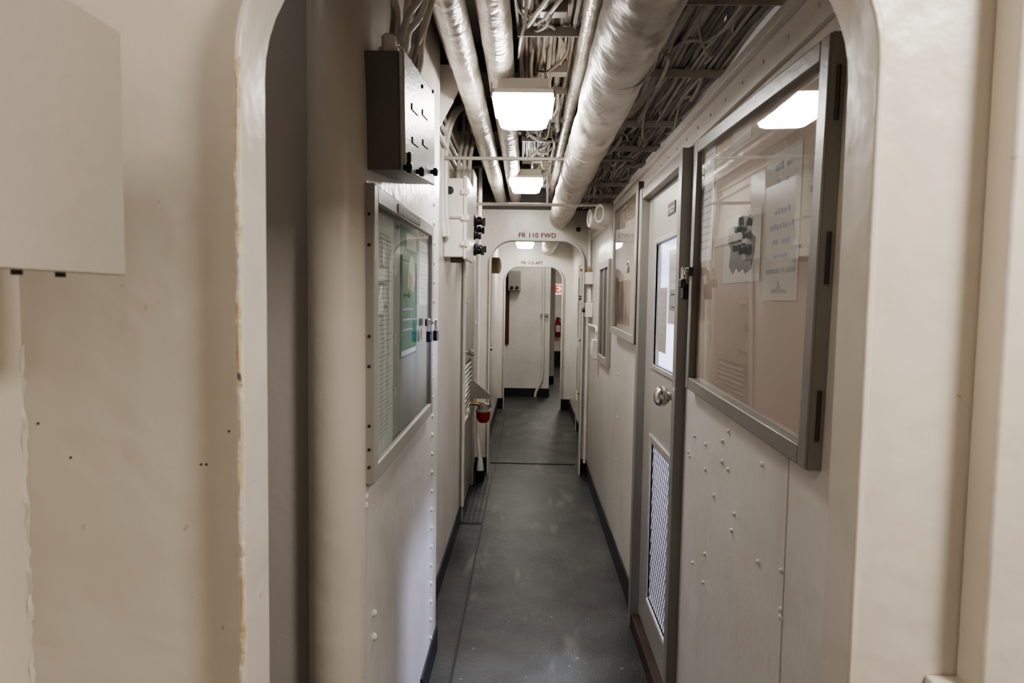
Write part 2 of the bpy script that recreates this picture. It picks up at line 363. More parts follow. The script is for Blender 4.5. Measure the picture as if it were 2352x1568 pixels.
for sgn in (1, -1):
    k = -int(H / st) - 2
    while k * st < W + H:
        f = lambda z: k * st + sgn * z * .55
        lo, hi = None, None
        for i in range(61):
            z = H * i / 60
            if 0 <= f(z) <= W:
                lo = z if lo is None else lo; hi = z
        if lo is not None and hi > lo:
            m.cyl((XD + .008 + .003 * sgn, v0 + f(lo), vz0 + lo), (XD + .008 + .003 * sgn, v0 + f(hi), vz0 + hi), .0030, 5)
        k += 1
part(m, 'vent_mesh', 'mesh', lf, 'expanded metal vent mesh')
part(MB().lathe([(.038, 0), (.038, .006), (.032, .012), (.015, .016), (.014, .030), (.026, .036), (.034, .048), (.036, .060), (.032, .072), (.022, .080), (.010, .083), (0, .083)], (XD, ya + .075, 1.17), (-1, 0, 0), 28), 'door_knob', 'chrome', d, 'round brushed steel knob')
part(MB().box(XD - .003, XD, ya + .20, ya + .32, 1.83, 1.875), 'name_plate', 'brown', d, 'small dark brown name plate')
m = MB()
for i in range(4): m.box(XD - .004, XD - .003, ya + .212 + i * .026, ya + .23 + i * .026, 1.85, 1.858)
m.box(XD - .004, XD - .003, ya + .225, ya + .295, 1.84, 1.844)
part(m, 'plate_engraving', 'sand', d)
# ---- middle bulkhead (frame 110)
cl = onY(1124, 850, D2 - .06).x; cr = onY(1334, 850, D2 - .06).x
zt2 = onY(1230, 553, D2 - .06).z
wm = struct(MB().plate(-.52, XR + .06, 2.27, cl - .008, cr + .008, zt2 + .008, .19, D2, D2 + .02), 'wall_middle', 'white')
struct(MB().box(-1.0, 1.0, D2, D2 + .02, 2.27, ZC), 'wall_middle_upper', 'deck')
struct(MB().band(cl, cr, zt2, .18, .014, D2 - .06, D2 + .06), 'trim_8', 'white', bevel=.004)
p = onY(1234, 541, D2)
text('FR 110 FWD', .056, (p.x, D2 - .001, p.z), (PI / 2, 0, 0), 'rust', wm, 'stencil_lettering', off=.0015)
struct(MB().box(-.435, cl - .016, D2 - .012, D2, 0, .13).box(cr + .016, XR, D2 - .012, D2, 0, .13), 'baseboard_middle', 'base')
# ---- section between middle and far bulkheads
xl3 = onY(1142, 930, D3).x; xr3 = onY(1308, 930, D3).x
struct(MB().box(xl3 - .06, xl3, D2 + .02, D3, 0, ZC), 'wall_left_far', 'white')
struct(MB().box(xr3, xr3 + .06, D2 + .02, D3, 0, ZC), 'wall_right_far', 'white')
struct(MB().box(xr3 - .01, xr3, D2 + .03, D3, 0, .13), 'baseboard_right_far', 'base')
struct(MB().box(xl3, xl3 + .01, D2 + .03, D3, 0, .13), 'baseboard_left_far', 'base')
c3l = onY(1159, 800, D3).x; c3r = onY(1288, 800, D3).x; zt3 = onY(1222, 613, D3).z
wf = struct(MB().plate(-.9, 1.2, 2.3, c3l - .008, c3r + .008, zt3 + .008, .19, D3, D3 + .02), 'wall_far', 'white')
struct(MB().band(c3l, c3r, zt3, .18, .014, D3 - .05, D3 + .05), 'trim_9', 'white', bevel=.004)
struct(MB().box(xl3, c3l - .016, D3 - .012, D3, 0, .15).box(c3r + .016, xr3, D3 - .012, D3, 0, .15), 'baseboard_far', 'base')
p = onY(1222, 604, D3)
text('FR 115 AFT', .056, (p.x, D3 - .001, p.z), (PI / 2, 0, 0), 'rust', wf, 'stencil_lettering', off=.002)
xe = onY(1262, 800, D4).x
struct(MB().box(-1.4, xe, D4, D4 + .05, 0, ZC), 'wall_end', 'white')
struct(MB().box(-1.4, xe + .006, D4 - .012, D4, 0, .135), 'baseboard_end', 'base')
xp = onY(1273, 800, 11.8).x
struct(MB().box(.1, xp, 11.8, 11.85, 0, ZC), 'wall_passage', 'white')
struct(MB().box(.1, xp, 11.788, 11.8, 0, .14), 'baseboard_passage', 'base')
struct(MB().box(-.5, 2.1, 15.0, 15.05, 0, ZC), 'wall_passage_end', 'white')
struct(MB().box(-.5, 2.1, 14.985, 15.0, 0, .35), 'baseboard_passage_end', 'base')
struct(MB().box(1.35, 1.4, D3, 15, 0, ZC), 'wall_passage_right', 'white')
struct(MB().box(-1.45, -1.4, D3, 15, 0, ZC), 'wall_passage_left', 'white')
# ------------------------------------------------------------------ glazed notice boards
def fit(X, ntp, ftp, nbt, fbt):
    A, B, C_, D_ = (onX(*q, X) for q in (ntp, ftp, nbt, fbt))
    y0 = (A.y + C_.y) / 2; y1 = (B.y + D_.y) / 2
    tilt = math.atan(((B.z - A.z) + (D_.z - C_.z)) / 2 / (y1 - y0))
    return y0, y1, (C_.z + D_.z) / 2, (A.z + B.z) / 2, tilt
def board(side, X, y0, y1, z0, z1, th, w, name_label, frame_m, back_m, glass_m, tilt=0, lean=0, gap=.008):
    sx = 1 if side == 'L' else -1
    Xf = X + sx * th
    t = thing('notice_board', name_label, 'notice board', (X, (y0 + y1) / 2, z0))
    part(MB().box(X, X + sx * .006, y0 + .005, y1 - .005, z0 + .005, z1 - .005), 'backing', back_m, t)
    m = MB().box(X, Xf, y0, y0 + w, z0, z1).box(X, Xf, y1 - w, y1, z0, z1).box(X, Xf, y0 + w, y1 - w, z0, z0 + w).box(X, Xf, y0 + w, y1 - w, z1 - w, z1)
    part(m, 'frame', frame_m, t, bevel=.003)
    g = part(MB().box(X + sx * (th - gap), X + sx * (th - gap + .0005), y0 + w, y1 - w, z0 + w, z1 - w), 'glass_pane', glass_m, t)
    g.rotation_euler.y = lean
    t.rotation_euler.x = tilt
    return t
def sheet(X, sx, y0, y1, z0, z1, m, label, cat='notice', name='paper_notice', lines=0, lm='ink', seed=1, lw=.004):
    t = thing(name, label, cat, (X, (y0 + y1) / 2, z0))
    part(MB().box(X, X + sx * .0012, y0, y1, z0, z1), 'sheet', m, t)
    if lines:
        rnd = random.Random(seed); q = MB(); H = z1 - z0; Wd = abs(y1 - y0); ylo = min(y0, y1)
        for i in range(lines):
            z = z1 - H * .08 - i * H * .86 / lines
            a_ = ylo + Wd * .1; b_ = a_ + Wd * rnd.uniform(.45, .8)
            q.box(X + sx * .0012, X + sx * .0018, a_, b_, z - lw, z)
        part(q, 'text_lines', lm, t)
    return t
# papers behind the door window
Xw = XD + .0095
t = sheet(Xw, -1, w0 + .02, w0 + .20, 1.42, 1.70, 'paper', 'white sheet with grey pictures taped inside the right door window', lines=5, seed=21, lw=.004)
part(MB().box(Xw - .0018, Xw - .0012, w0 + .05, w0 + .17, 1.47, 1.55), 'picture_patch', 'ink', t)
sheet(Xw, -1, w0 + .22, w0 + .40, 1.30, 1.56, 'paperf', 'second pale sheet inside the right door window, farther one', lines=8, seed=22, lw=.004)
XB = .502
y0, y1, z0, z1, tl = fit(XB, (1876, 96), (1590, 335), (1864, 1094), (1574, 887))
RB = board('R', XR, y0, y1, z0, z1, XR - XB, .037, 'large grey framed glazed notice board nearest on the right wall, hinged', 'grey', 'pink', 'glass', tl, math.radians(-.9), .0195)
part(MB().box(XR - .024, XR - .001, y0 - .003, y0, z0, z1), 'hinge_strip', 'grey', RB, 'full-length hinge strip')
for z in (z0 + .10, (z0 + z1) / 2, z1 - .10):
    part(MB().cyl((XR - .012, y0 - .005, z - .045), (XR - .012, y0 - .005, z + .045), .0035, 10), 'hinge', 'dsteel', RB)
Xp = XR - .006
def onboard(u0, v0_, u1, v1_, X):
    a_ = onX(u0, (v0_ + v1_) / 2, X); b_ = onX(u1, (v0_ + v1_) / 2, X); um = (u0 + u1) / 2
    return min(a_.y, b_.y), max(a_.y, b_.y), onX(um, v1_, X).z, onX(um, v0_, X).z
y0, y1, z0, z1 = onboard(1757, 345, 1838, 690, Xp)
t = sheet(Xp, -1, y0, y1, z0, z1, 'paperf', 'pale sheet with blue lettering and a small ship at right in the near right board', name='paper_notice')
q = MB()
rows = [(.90, .5, .016), (.80, .3, .012), (.60, .45, .012), (.50, .7, .013), (.40, .5, .012), (.30, .4, .008)]
Wd = y1 - y0; H = z1 - z0; ym = (y0 + y1) / 2; rnd = random.Random(4)
for fz, fw, hh in rows:
    n = max(3, int(fw * 12)); ws = fw * Wd / n
    for i in range(n):
        if rnd.random() < .12: continue
        ya_ = ym - fw * Wd / 2 + i * ws
        q.box(Xp - .0018, Xp - .0012, ya_, ya_ + ws * .6, z0 + fz * H - hh / 2, z0 + fz * H + hh * rnd.uniform(.1, .5))
part(q, 'blue_lettering', 'blue', t)
q = MB().prism([(ym - Wd * .2, z0 + H * .05), (ym + Wd * .2, z0 + H * .05), (ym + Wd * .22, z0 + H * .075), (ym + Wd * .06, z0 + H * .08), (ym + Wd * .02, z0 + H * .13), (ym - Wd * .04, z0 + H * .08), (ym - Wd * .22, z0 + H * .07)], 'x', Xp - .0018, Xp - .0012)
for i in range(9): q.box(Xp - .0018, Xp - .0012, ym - Wd * .42 + i * Wd * .093, ym - Wd * .42 + i * Wd * .093 + Wd * .06, z0 + H * .185, z0 + H * .215)
part(q, 'ship_emblem', 'ink', t)
y0, y1, z0, z1 = onboard(1664, 490, 1748, 648, Xp)
t = sheet(Xp, -1, y0, y1, z0, z1, 'paperf', 'photo print with a dark glove-like shape in the middle of the near right board', 'picture', 'photo_print')
ym = (y0 + y1) / 2; Wd = y1 - y0; H = z1 - z0
pts = [(-.28, .18), (-.14, .12), (-.08, .2), (.02, .14), (.1, .22), (.2, .13), (.32, .25), (.28, .5), (.38, .66), (.34, .84), (.22, .86), (.14, .74), (.08, .95), (-.04, .97), (-.08, .76), (-.18, .92), (-.28, .86), (-.27, .68), (-.38, .6), (-.36, .4)]
part(MB().prism([(ym + a_ * Wd, z0 + b_ * H) for a_, b_ in pts], 'x', Xp - .0018, Xp - .0012), 'dark_shape', 'smudge', t)
y0, y1, z0, z1 = onboard(1598, 345, 1640, 600, Xp)
sheet(Xp, -1, y0, y1, z0, z1, 'paper', 'plain white sheet at the far end of the near right board', lines=14, seed=3, lw=.003)
y0, y1, z0, z1 = onboard(1684, 285, 1727, 330, Xp)
sheet(Xp, -1, y0, y1, z0, z1, 'paperf', 'small pale card at the top of the near right board')
# right second board
ztp = onX(1440, 440, .49).z; zbt = onX(1440, 782, .49).z; c2 = onX(1405, 600, .49)
RB2 = board('R', XR, 3.03, c2.y, zbt, ztp, .04, .04, 'smaller grey framed glazed board beyond the right door', 'lgrey', 'pink', 'glassb', math.radians(1), math.radians(-.4), .012)
part(MB().box(XR - .034, XR - .002, 3.026, 3.03, zbt, ztp), 'hinge_strip', 'brown', RB2, 'dark brown hinge strip')
y0, y1, z0, z1 = onboard(1414, 645, 1447, 745, Xp)
t = sheet(Xp, -1, y0, y1, z0, z1, 'brownp', 'brown print on the lower half of the second right board', 'picture', 'photo_print')
ym = (y0 + y1) / 2
part(MB().prism([(y0 + .03, z0 + .02), (y1 - .05, z0 + .02), (ym, z1 - .03)], 'x', Xp - .0018, Xp - .0012), 'dark_shape', 'maroon', t)
# left board
XF = XL1 + .024
y0, y1, z0, z1, tl = fit(XF, (850, 430), (998, 509), (850, 1109), (994, 957))
y0 = max(y0, DW0 + .004)
LB = board('L', XL1, y0, y1, z0, z1, .024, .040, 'grey framed glazed notice board on the left wall with green poster', 'lgrey', 'felt', 'glassg', tl)
for k in (0.06, .12, .2, .4, .5, .8, .9): part(MB().rivet((XL1 + .012, y0, z0 + k * (z1 - z0)), (0, -1, 0), .004, .003), 'screw', 'dsteel', LB)
yn = (onX(915, 490, XF).y, onX(965, 505, XF).y); ztp = z1
part(MB().box(XF, XF + .002, yn[0], yn[1], ztp - .033, ztp - .010), 'name_strip', 'dsteel', LB, 'dark engraved name strip')
q = MB()
yy = yn[0] + .02
rnd = random.Random(9)
while yy < yn[1] - .03:
    w_ = rnd.uniform(.008, .016); q.box(XF + .002, XF + .0024, yy, yy + w_, ztp - .026, ztp - .017); yy += w_ + .007
part(q, 'strip_engraving', 'lgrey', LB)
Xp = XL1 + .006
y0, y1, z0, z1 = onboard(866, 495, 902, 1035, Xp)
sheet(Xp, 1, y0, y1, z0, z1, 'paper', 'long white list of names pinned at the near end of the left board', lines=46, seed=5, lw=.0025)
y0, y1, z0, z1 = onboard(919, 525, 957, 815, Xp)
t = sheet(Xp, 1, y0, y1, z0, z1, 'green', 'green poster with cream and orange patches in the left board', 'poster', 'poster')
Wd = y1 - y0; H = z1 - z0
part(MB().box(Xp + .0012, Xp + .0018, y0 + Wd * .32, y0 + Wd * .94, z0 + H * .84, z0 + H * .96), 'caption_patch', 'sand', t)
part(MB().prism([(y0 + Wd * a_, z0 + H * b_) for a_, b_ in ((.40, .54), (.72, .50), (.86, .62), (.78, .76), (.6, .80), (.46, .72))], 'x', Xp + .0012, Xp + .0018), 'figure_patch', 'sand', t)
part(MB().prism([(y0 + Wd * a_, z0 + H * b_) for a_, b_ in ((.45, .54), (.65, .52), (.7, .62), (.5, .66))], 'x', Xp + .0018, Xp + .0024), 'orange_patch', 'orange', t)
part(MB().box(Xp + .0012, Xp + .0018, y0 + Wd * .05, y0 + Wd * .95, z0 + .004, z0 + H * .05), 'white_border', 'paper', t)
q = MB()
for i in range(4): q.box(Xp + .0018, Xp + .0022, y0 + Wd * .4, y0 + Wd * (.8 - .05 * i), z0 + H * (.94 - i * .025), z0 + H * (.948 - i * .025))
for i in range(3): q.box(Xp + .0012, Xp + .0018, y0 + Wd * .12, y0 + Wd * .7, z0 + H * (.36 - i * .08), z0 + H * (.375 - i * .08))
part(q, 'text_lines', 'ink', t)
y0, y1, z0, z1 = onboard(962, 558, 984, 700, Xp)
sheet(Xp, 1, y0, y1, z0, z1, 'paper', 'short white sheet at the far end of the left board', lines=12, seed=8, lw=.003)
y0, y1, z0, z1 = onboard(881, 760, 898, 812, Xp)
sheet(Xp + .002, 1, y0, y1, z0, z1, 'paper', 'small white card overlapping the long list in the left board', lines=3, seed=2, lw=.003)
# padlocks
def padlock(X, y, z, mname, label, h=.035, tilt=0, sc=1.0, group=None):
    t = thing('padlock', label, 'padlock', (X, y, z - h * sc), group)
    a_ = .016 * sc
    part(MB().box(X - .007 * sc, X + .007 * sc, y - a_ + tilt, y + a_ + tilt, z - h * sc, z), 'lock_body', mname, t, bevel=.003)
    part(MB().tube([(X, y - a_ * .6 + tilt, z), (X, y - a_ * .6 + tilt * .4, z + .022 * sc), (X, y, z + .034 * sc), (X, y + a_ * .6 + tilt * .4, z + .022 * sc), (X, y + a_ * .6 + tilt, z)], .003 * sc, 8), 'shackle', 'chrome', t)
    return t
p = onX(1576, 655, .485)
h_ = thing('hasp', 'grey steel hasp at the far edge of the near right board', 'hasp', (.505, p.y, p.z + .03))
part(MB().box(.488, .502, p.y - .015, p.y + .045, p.z + .03, p.z + .055), 'strap', 'dsteel', h_, bevel=.002)
part(MB().tube([(.497, p.y, p.z + .035), (.478, p.y, p.z + .042), (.497, p.y, p.z + .05)], .003), 'staple', 'chrome', h_)
padlock(.480, p.y, p.z + .005, 'black', 'black padlock hanging at the far edge of the near right board', .042, sc=1.15)
padlock(.468, p.y - .018, p.z + .018, 'dsteel', 'small steel padlock linked beside the black padlock on the right', .026)
p = onX(990, 748, XF + .015)
h_ = thing('hasp', 'grey steel hasp at the far edge of the left board', 'hasp', (XF, p.y, p.z))
part(MB().box(XF, XF + .006, p.y - .04, p.y + .03, p.z, p.z + .025), 'strap', 'dsteel', h_, bevel=.002)
part(MB().tube([(XF + .006, p.y, p.z + .004), (XF + .022, p.y, p.z + .012), (XF + .006, p.y, p.z + .02)], .003), 'staple', 'chrome', h_)
padlock(XF + .016, p.y - .045, p.z - .016, 'padblue', 'blue black padlock hanging from the left board, nearer one', .032, sc=1.15)
padlock(XF + .030, p.y + .01, p.z - .016, 'dsteel', 'steel padlock hanging from the left board, farther one', .032, sc=1.1)
p = onX(1442, 612, .478)
padlock(.478, p.y, p.z, 'chrome', 'steel padlock on the second right board', .03)
# ------------------------------------------------------------------ grey electrical box on the left wall
XO = -.280
yb0, yb1, zb0, zb1, tl = fit(XO, (934, 128), (1000, 214), (928, 384), (1000, 431))
yb0 = max(yb0, DW0 + .015)
b = thing('switch_box', 'dark grey electrical box above the left notice board, front painted as lamp-lit', 'electrical box', (XL1, (yb0 + yb1) / 2, zb0))
part(MB().box(XL1, XO - .012, yb0 + .003, yb1 - .003, zb0 + .003, zb1 - .003), 'box_body', 'box', b, bevel=.004)
lid = part(MB().box(XO - .012, XO, yb0, yb1, zb0, zb1), 'front_cover', 'boxlit', b, 'front cover, lamp light painted in as lighter grey', bevel=.004)
for u, v in ((955, 245), (978, 272), (955, 318), (978, 338)):
    p = onX(u, v, XO)
    part(MB().box(XO, XO + .003, p.y - .045, p.y + .045, p.z - .007, p.z + .007), 'slot_plate', 'dsteel', lid)
for u, v in ((937, 357), (966, 386), (998, 408)):
    p = onX(u, v, XO + .01)
    part(MB().lathe([(.006, 0), (.006, .006), (.011, .008), (.012, .017), (.008, .02), (0, .02)], (XO, min(p.y, yb1 - .02), p.z), (1, 0, 0), 14), 'knob', 'black', b)
p = onX(938, 372, XO)
part(MB().box(XO, XO + .008, p.y - .01, p.y + .012, zb0 + .012, zb0 + .045), 'catch', 'black', b, bevel=.003)
for u, v in ((972, 205), (996, 232)):
    p = onX(u, v, XO); part(MB().rivet((XO, p.y, p.z), (1, 0, 0), .006, .005), 'screw', 'dsteel', lid)
for k in range(4):
    y = yb0 + .06 + k * .10
    part(MB().lathe([(.022, 0), (.022, .02), (.017, .022), (.017, .045), (.011, .05), (0, .05)], (XL1 + .045, y, zb1 - .004), (0, 0, 1), 12), 'cable_gland', 'cable', b)
b.rotation_euler.x = tl
for k in range(9):
    y = yb0 + .06 + (k % 4) * .10; x = XL1 + .045 + .010 * (k // 4)
    g = random.uniform(-.05, .05)
    mb = MB().tube([(x, y, zb1 + .035 + (k % 4 - 1.5) * .1 * tl), (x + .01 + g * .3, y + .02, zb1 + .09), (x + .03 + g, y + .05 + g, zb1 + .17), (x + .07 + g, y + .10 + g, 2.44), (x + .10 + g, y + .3, 2.53)], .0085, 8)
    solo(mb, 'cable', 'cable' if k % 3 else 'cabled', 'painted cable curving up from the glands on the grey left box', 'cable', 'cables rising from the grey box')
# ------------------------------------------------------------------ overhead pipes
def pipe(x, z, r, y0, y1, m, label, bands, wob=0, seg=24, step=.12):
    t = thing('pipe', label, 'pipe', (x, (y0 + y1) / 2, z - r))
    n = int((y1 - y0) / step); rnd = random.Random(int(x * 100) + 50)
    mb = MB().lathe([(r, (y1 - y0) * i / n) for i in range(n + 1)], (x, y0, z), (0, 1, 0), seg)
    if wob:
        for v in mb.bm.verts:
            d = Vector((v.co.x - x, 0, v.co.z - z)); k = noise.noise(Vector((v.co.x * 9, v.co.y * 4, v.co.z * 9))) + .6 * noise.noise(Vector((v.co.x * 22, v.co.y * 13, v.co.z * 22 + 5)))
            v.co = Vector((x, v.co.y, z)) + d * (1 + wob * k)
    part(mb, 'pipe_run', m, t)
    y = y0 + .3
    while y < y1 - .1:
        part(MB().lathe([(r * 1.002, 0), (r * 1.025, .003), (r * 1.025, .018), (r * 1.002, .021)], (x, y, z), (0, 1, 0), seg), 'band', m, t); y += bands * rnd.uniform(.7, 1.3)
    return t
pipe(.262, 2.205, .090, .9, D3, 'lag', 'thick cream lagged pipe running overhead right of the lamps', .8, .075, 40, .025)
pipe(-.245, 2.36, .05, .9, D2 + 1.2, 'silver', 'silvery overhead pipe nearest the left wall', .75, .05, 24, .04)
pipe(-.118, 2.375, .052, .9, D2 + .3, 'silver', 'silvery overhead pipe beside the lamps, right of its twin', .6, .05, 24, .04)
pipe(.185, 2.40, .026, .9, D2, 'silver', 'thin pipe tucked above the thick lagged pipe', .9, .0)
pipe(-.33, 2.50, .022, 1.5, D2, 'lag', 'thin cream pipe high against the left wall', .9, .0)
solo(MB().box(.66, .90, .9, 5.5, 2.36, 2.58), 'air_duct', 'duct', 'dark grey rectangular duct high above the right wall', 'duct', bevel=.01)
for i, y in enumerate((1.15, 1.95, 2.95, 3.95, 4.95)):
    struct(MB().box(-1.2 if y < 1.4 else -.43, .92, y - .006, y + .006, 2.50, ZC).box(-1.2 if y < 1.4 else -.43, .92, y - .04, y + .04, 2.49, 2.50), 'trim_%d' % (20 + i), 'duct')
# cable racks
ys = [1.25, 1.70, 2.23, 2.85, 3.3, 3.7, 4.3, 4.75, 5.2]
for i, y in enumerate(ys):
    mb = MB().box(.36, .64, y - .018, y + .018, 2.262, 2.268).box(.36, .64, y - .018, y - .013, 2.240, 2.262)
    mb.box(.635, .64, y - .015, y + .015, 2.268, 2.52).box(.36, .365, y - .015, y + .015, 2.268, 2.52)
    solo(mb, 'cable_rack', 'cable', 'painted angle rack hung over the right wall carrying cables', 'cable rack', 'cable racks over the right wall')
    y2 = y + .07
    mb = MB().box(-.05, .165, y2 - .02, y2 + .02, 2.422, 2.428).box(-.05, .165, y2 - .02, y2 - .015, 2.396, 2.422)
    mb.box(-.05, -.046, y2 - .012, y2 + .012, 2.428, ZC).box(.161, .165, y2 - .012, y2 + .012, 2.428, ZC)
    solo(mb, 'cable_rack', 'lgrey', 'painted hanging rack above the lamps carrying cables', 'cable rack', 'cable racks above the lamps')
def cable_run(x, z, r, y0, y1, m, label, group, amp=.012, sag=0):
    pts = []; y = y0; dx = random.uniform(-amp, amp); ph = random.uniform(0, 6)
    while y < y1:
        dx = dx * .6 + random.uniform(-amp, amp) * .6
        pts.append((x + dx, y, z + random.uniform(-amp * .5, amp * .8) - sag * random.random())); y += .22
    pts.append((x, y1, z))
    solo(MB().tube(pts, r, 7, 3), 'cable', m, label, 'cable', group)
for k in range(45):
    cable_run(.375 + .26 * (k % 15) / 14, 2.279 + .015 * (k // 15), random.choice((.006, .007, .009)), .9, 5.55, 'cable' if k % 6 else 'cabled', 'grey white cable in the flat bundle on racks over the right wall', 'cables over the right wall', .014, .03 if k % 4 == 0 else 0)
for k in range(28):
    cable_run(-.045 + .20 * (k % 14) / 13, 2.441 + .016 * (k // 14), random.choice((.006, .008, .010)), .9, 5.55, 'cable' if k % 4 else 'cabled', 'grey white cable in the bundle on hanging racks above the lamps', 'cables above the lamps', .014, .03 if k % 4 == 0 else 0)
def loop_cable(x0, x1, y, zb, dz, r, m, label, group):
    u = random.uniform
    pts = [(x0, y - u(.1, .3), zb + .03), (x0 + u(-.02, .02), y, zb - dz * u(.2, .6)), (x0 * .6 + x1 * .4, y + u(.02, .15), zb - dz), (x0 * .3 + x1 * .7, y + u(.12, .28), zb - dz * u(.5, 1.0)), (x1, y + u(.25, .4), zb - dz * u(0, .3)), (x1 + u(-.02, .02), y + u(.45, .6), zb + .03)]
    solo(MB().tube(pts, r, 7, 6), 'cable', m, label, 'cable', group)
for k in range(46):
    x0 = random.uniform(-.05, .15); x1 = random.uniform(-.05, .15)
    loop_cable(x0, x1, random.uniform(1.2, 5.0), 2.44, random.uniform(.02, .09), random.choice((.005, .006, .008)), ('cable', 'cable', 'cabled', 'cable')[k % 4], 'slack cable looping down above the lamps', 'slack loops above the lamps')
for k in range(34):
    x0 = random.uniform(.38, .60); x1 = x0 + random.uniform(-.10, .10)
    x1 = min(.62, max(.37, x1))
    loop_cable(x0, x1, random.uniform(1.5, 5.0), 2.28, random.uniform(.02, .09), random.choice((.004, .005, .006)), ('cable', 'cabled', 'cable', 'cable')[k % 4], 'slack cable looping under the racks over the right wall', 'slack loops over the right wall')
for k in range(8):
    y = 1.45 + k * .5
    pts = [(-.05 - .01 * k, y, 2.50), (.05, y + .05, 2.50), (.2, y + .12, 2.49), (.32, y + .16, 2.46), (.40, y + .2, 2.34)]
    solo(MB().tube(pts, .011, 8, 5), 'cable', 'cabled', 'dark cable crossing over the thick lagged pipe', 'cable', 'crossing cables overhead')
for k in range(6):
    y = 2.1 + k * .55; z = 2.40
    solo(MB().box(.02 + .03 * (k % 2), .11 + .03 * (k % 2), y, y + .05, z, z + .05), 'cable_clamp', 'lgrey', 'small grey clamp block in the cables above the lamps', 'clamp', 'clamps above the lamps', bevel=.004)
# ------------------------------------------------------------------ lamps
def rrect(cx, cy, w, l, r, z, n=5):
    out = []
    for sx, sy, a0 in ((1, 1, 0), (-1, 1, 90), (-1, -1, 180), (1, -1, 270)):
        for k in range(n + 1):
            a = math.radians(a0 + 90 * k / n); out.append((cx + sx * (w / 2 - r) + r * math.cos(a), cy + sy * (l / 2 - r) + r * math.sin(a), z))
    return out
def lamp(x, y0, zb, label):
    w, l = .218, .34; yc = y0 + l / 2
    t = thing('ceiling_lamp', label, 'ceiling lamp', (x, yc, zb), 'corridor lamps')
    part(MB().loft([rrect(x, yc, w * .78, l * .86, .03, zb + .001), rrect(x, yc, w * .87, l * .92, .03, zb + .008), rrect(x, yc, w * .98, l * .985, .025, zb + .045), rrect(x, yc, w, l, .02, zb + .055)]), 'diffuser', 'lamp', t, 'glowing white diffuser')
    part(MB().loft([rrect(x, yc, w + .02, l + .02, .012, zb + .055), rrect(x, yc, w + .02, l + .02, .012, zb + .070), rrect(x, yc, w * .95, l * .95, .012, zb + .074), rrect(x, yc, w * .92, l * .92, .012, zb + .115)]), 'housing', 'white', t)
    part(MB().box(x - w * .45, x - w * .40, yc - .02, yc + .02, zb + .115, ZC).box(x + w * .40, x + w * .45, yc - .02, yc + .02, zb + .115, ZC), 'hanger', 'lgrey', t)
    for sx in (-1, 1): part(MB().box(x + sx * (w / 2 + .008) - .004, x + sx * (w / 2 + .008) + .004, y0 - .014, y0 - .004, zb + .04, zb + .09), 'clip', 'chrome', t)
p = onY(1200, 300, 2.80); lamp(onY(1200, 300, 2.46).x, 2.48, p.z, 'bright rectangular ceiling lamp nearest the viewer')
p = onY(1208, 446, 4.77); lamp(p.x, 4.43, p.z, 'bright rectangular ceiling lamp second along, before the middle doorway')
p = onY(1206, 571, 8.4); lamp(p.x, 8.06, p.z, 'small bright ceiling lamp beyond the middle doorway')
# ------------------------------------------------------------------ cross rods
a = onY(1060, 363, 3.3); c = onY(1437, 381, 3.3)
solo(MB().cyl((a.x - .10, 3.3, a.z), (c.x + .03, 3.3, a.z), .009, 12), 'curtain_rod', 'lgrey', 'grey cross rod between the two nearest lamps', 'rod')
a = onY(1090, 468, 4.2); c = onY(1400, 482, 4.2)
solo(MB().cyl((XL2, 4.2, a.z), (XR, 4.2, a.z), .010, 12), 'curtain_rod', 'white', 'white cross rod just below the second lamp', 'rod')
p = onY(1258, 420, 4.2)
solo(MB().cyl((p.x, 4.2, a.z), (p.x, 4.2, 2.42), .006, 8), 'hanger_rod', 'white', 'thin white vertical hanger holding the lower cross rod', 'rod')
# ------------------------------------------------------------------ left rear wall equipment
yj = 3.35
xj = onY(1073, 500, yj).x; zj0 = onY(1045, 590, yj).z; zj1 = onY(1045, 408, yj).z
b = thing('fuse_box', 'white painted fuse box with round black hole beyond the grey box', 'electrical box', (XL2, yj + .2, zj0))
part(MB().box(XL2, xj - .015, yj + .004, yj + .40, zj0, zj1), 'box_body', 'white', b, bevel=.006)
part(MB().box(xj - .018, xj, yj - .008, yj + .41, zj0 - .01, zj1 + .01), 'door', 'white', b, bevel=.004)
p = onY(1033, 437, yj)
part(MB().cyl((p.x, yj + .01, p.z), (p.x, yj - .001, p.z), .020, 18), 'knockout', 'black', b, 'round black hole')
part(MB().lathe([(.027, 0), (.027, .004), (.021, .005), (.021, 0)], (p.x, yj + .003, p.z), (0, -1, 0), 18), 'hole_rim', 'white', b)
for zz in (zj0 + .07, zj1 - .07, (zj0 + zj1) / 2):
    part(MB().box(xj - .03, xj + .012, yj - .014, yj - .002, zz - .012, zz + .012).cyl((xj - .002, yj - .014, zz - .016), (xj - .002, yj - .014, zz + .016), .008, 10), 'latch', 'white', b)
part(MB().box(XL2, XL2 + .10, yj - .004, yj + .004, (zj0 + zj1) / 2 - .005, (zj0 + zj1) / 2 + .005), 'strap', 'lgrey', b)
p = onY(1045, 597, yj)
part(MB().box(p.x - .03, p.x + .04, yj + .05, yj + .09, zj0 - .025, zj0), 'handle', 'dsteel', b, bevel=.004)
xk = onY(1090, 420, 3.86).x; zk0 = onY(1080, 490, 3.86).z; zk1 = onY(1080, 396, 3.86).z
b = thing('relay_box', 'smaller white box with dark screws behind the fuse box', 'electrical box', (XL2, 3.92, zk0))
part(MB().box(XL2, xk - .01, 3.80, 4.02, zk0, zk1), 'box_body', 'white', b, bevel=.006)
part(MB().box(xk - .012, xk, 3.79, 4.03, zk0 - .006, zk1 + .006), 'cover', 'white', b, bevel=.004)
for zz in (zk0 + .03, zk1 - .03): part(MB().rivet((xk - .03, 3.799, zz), (0, -1, 0), .008, .006), 'screw', 'dsteel', b)
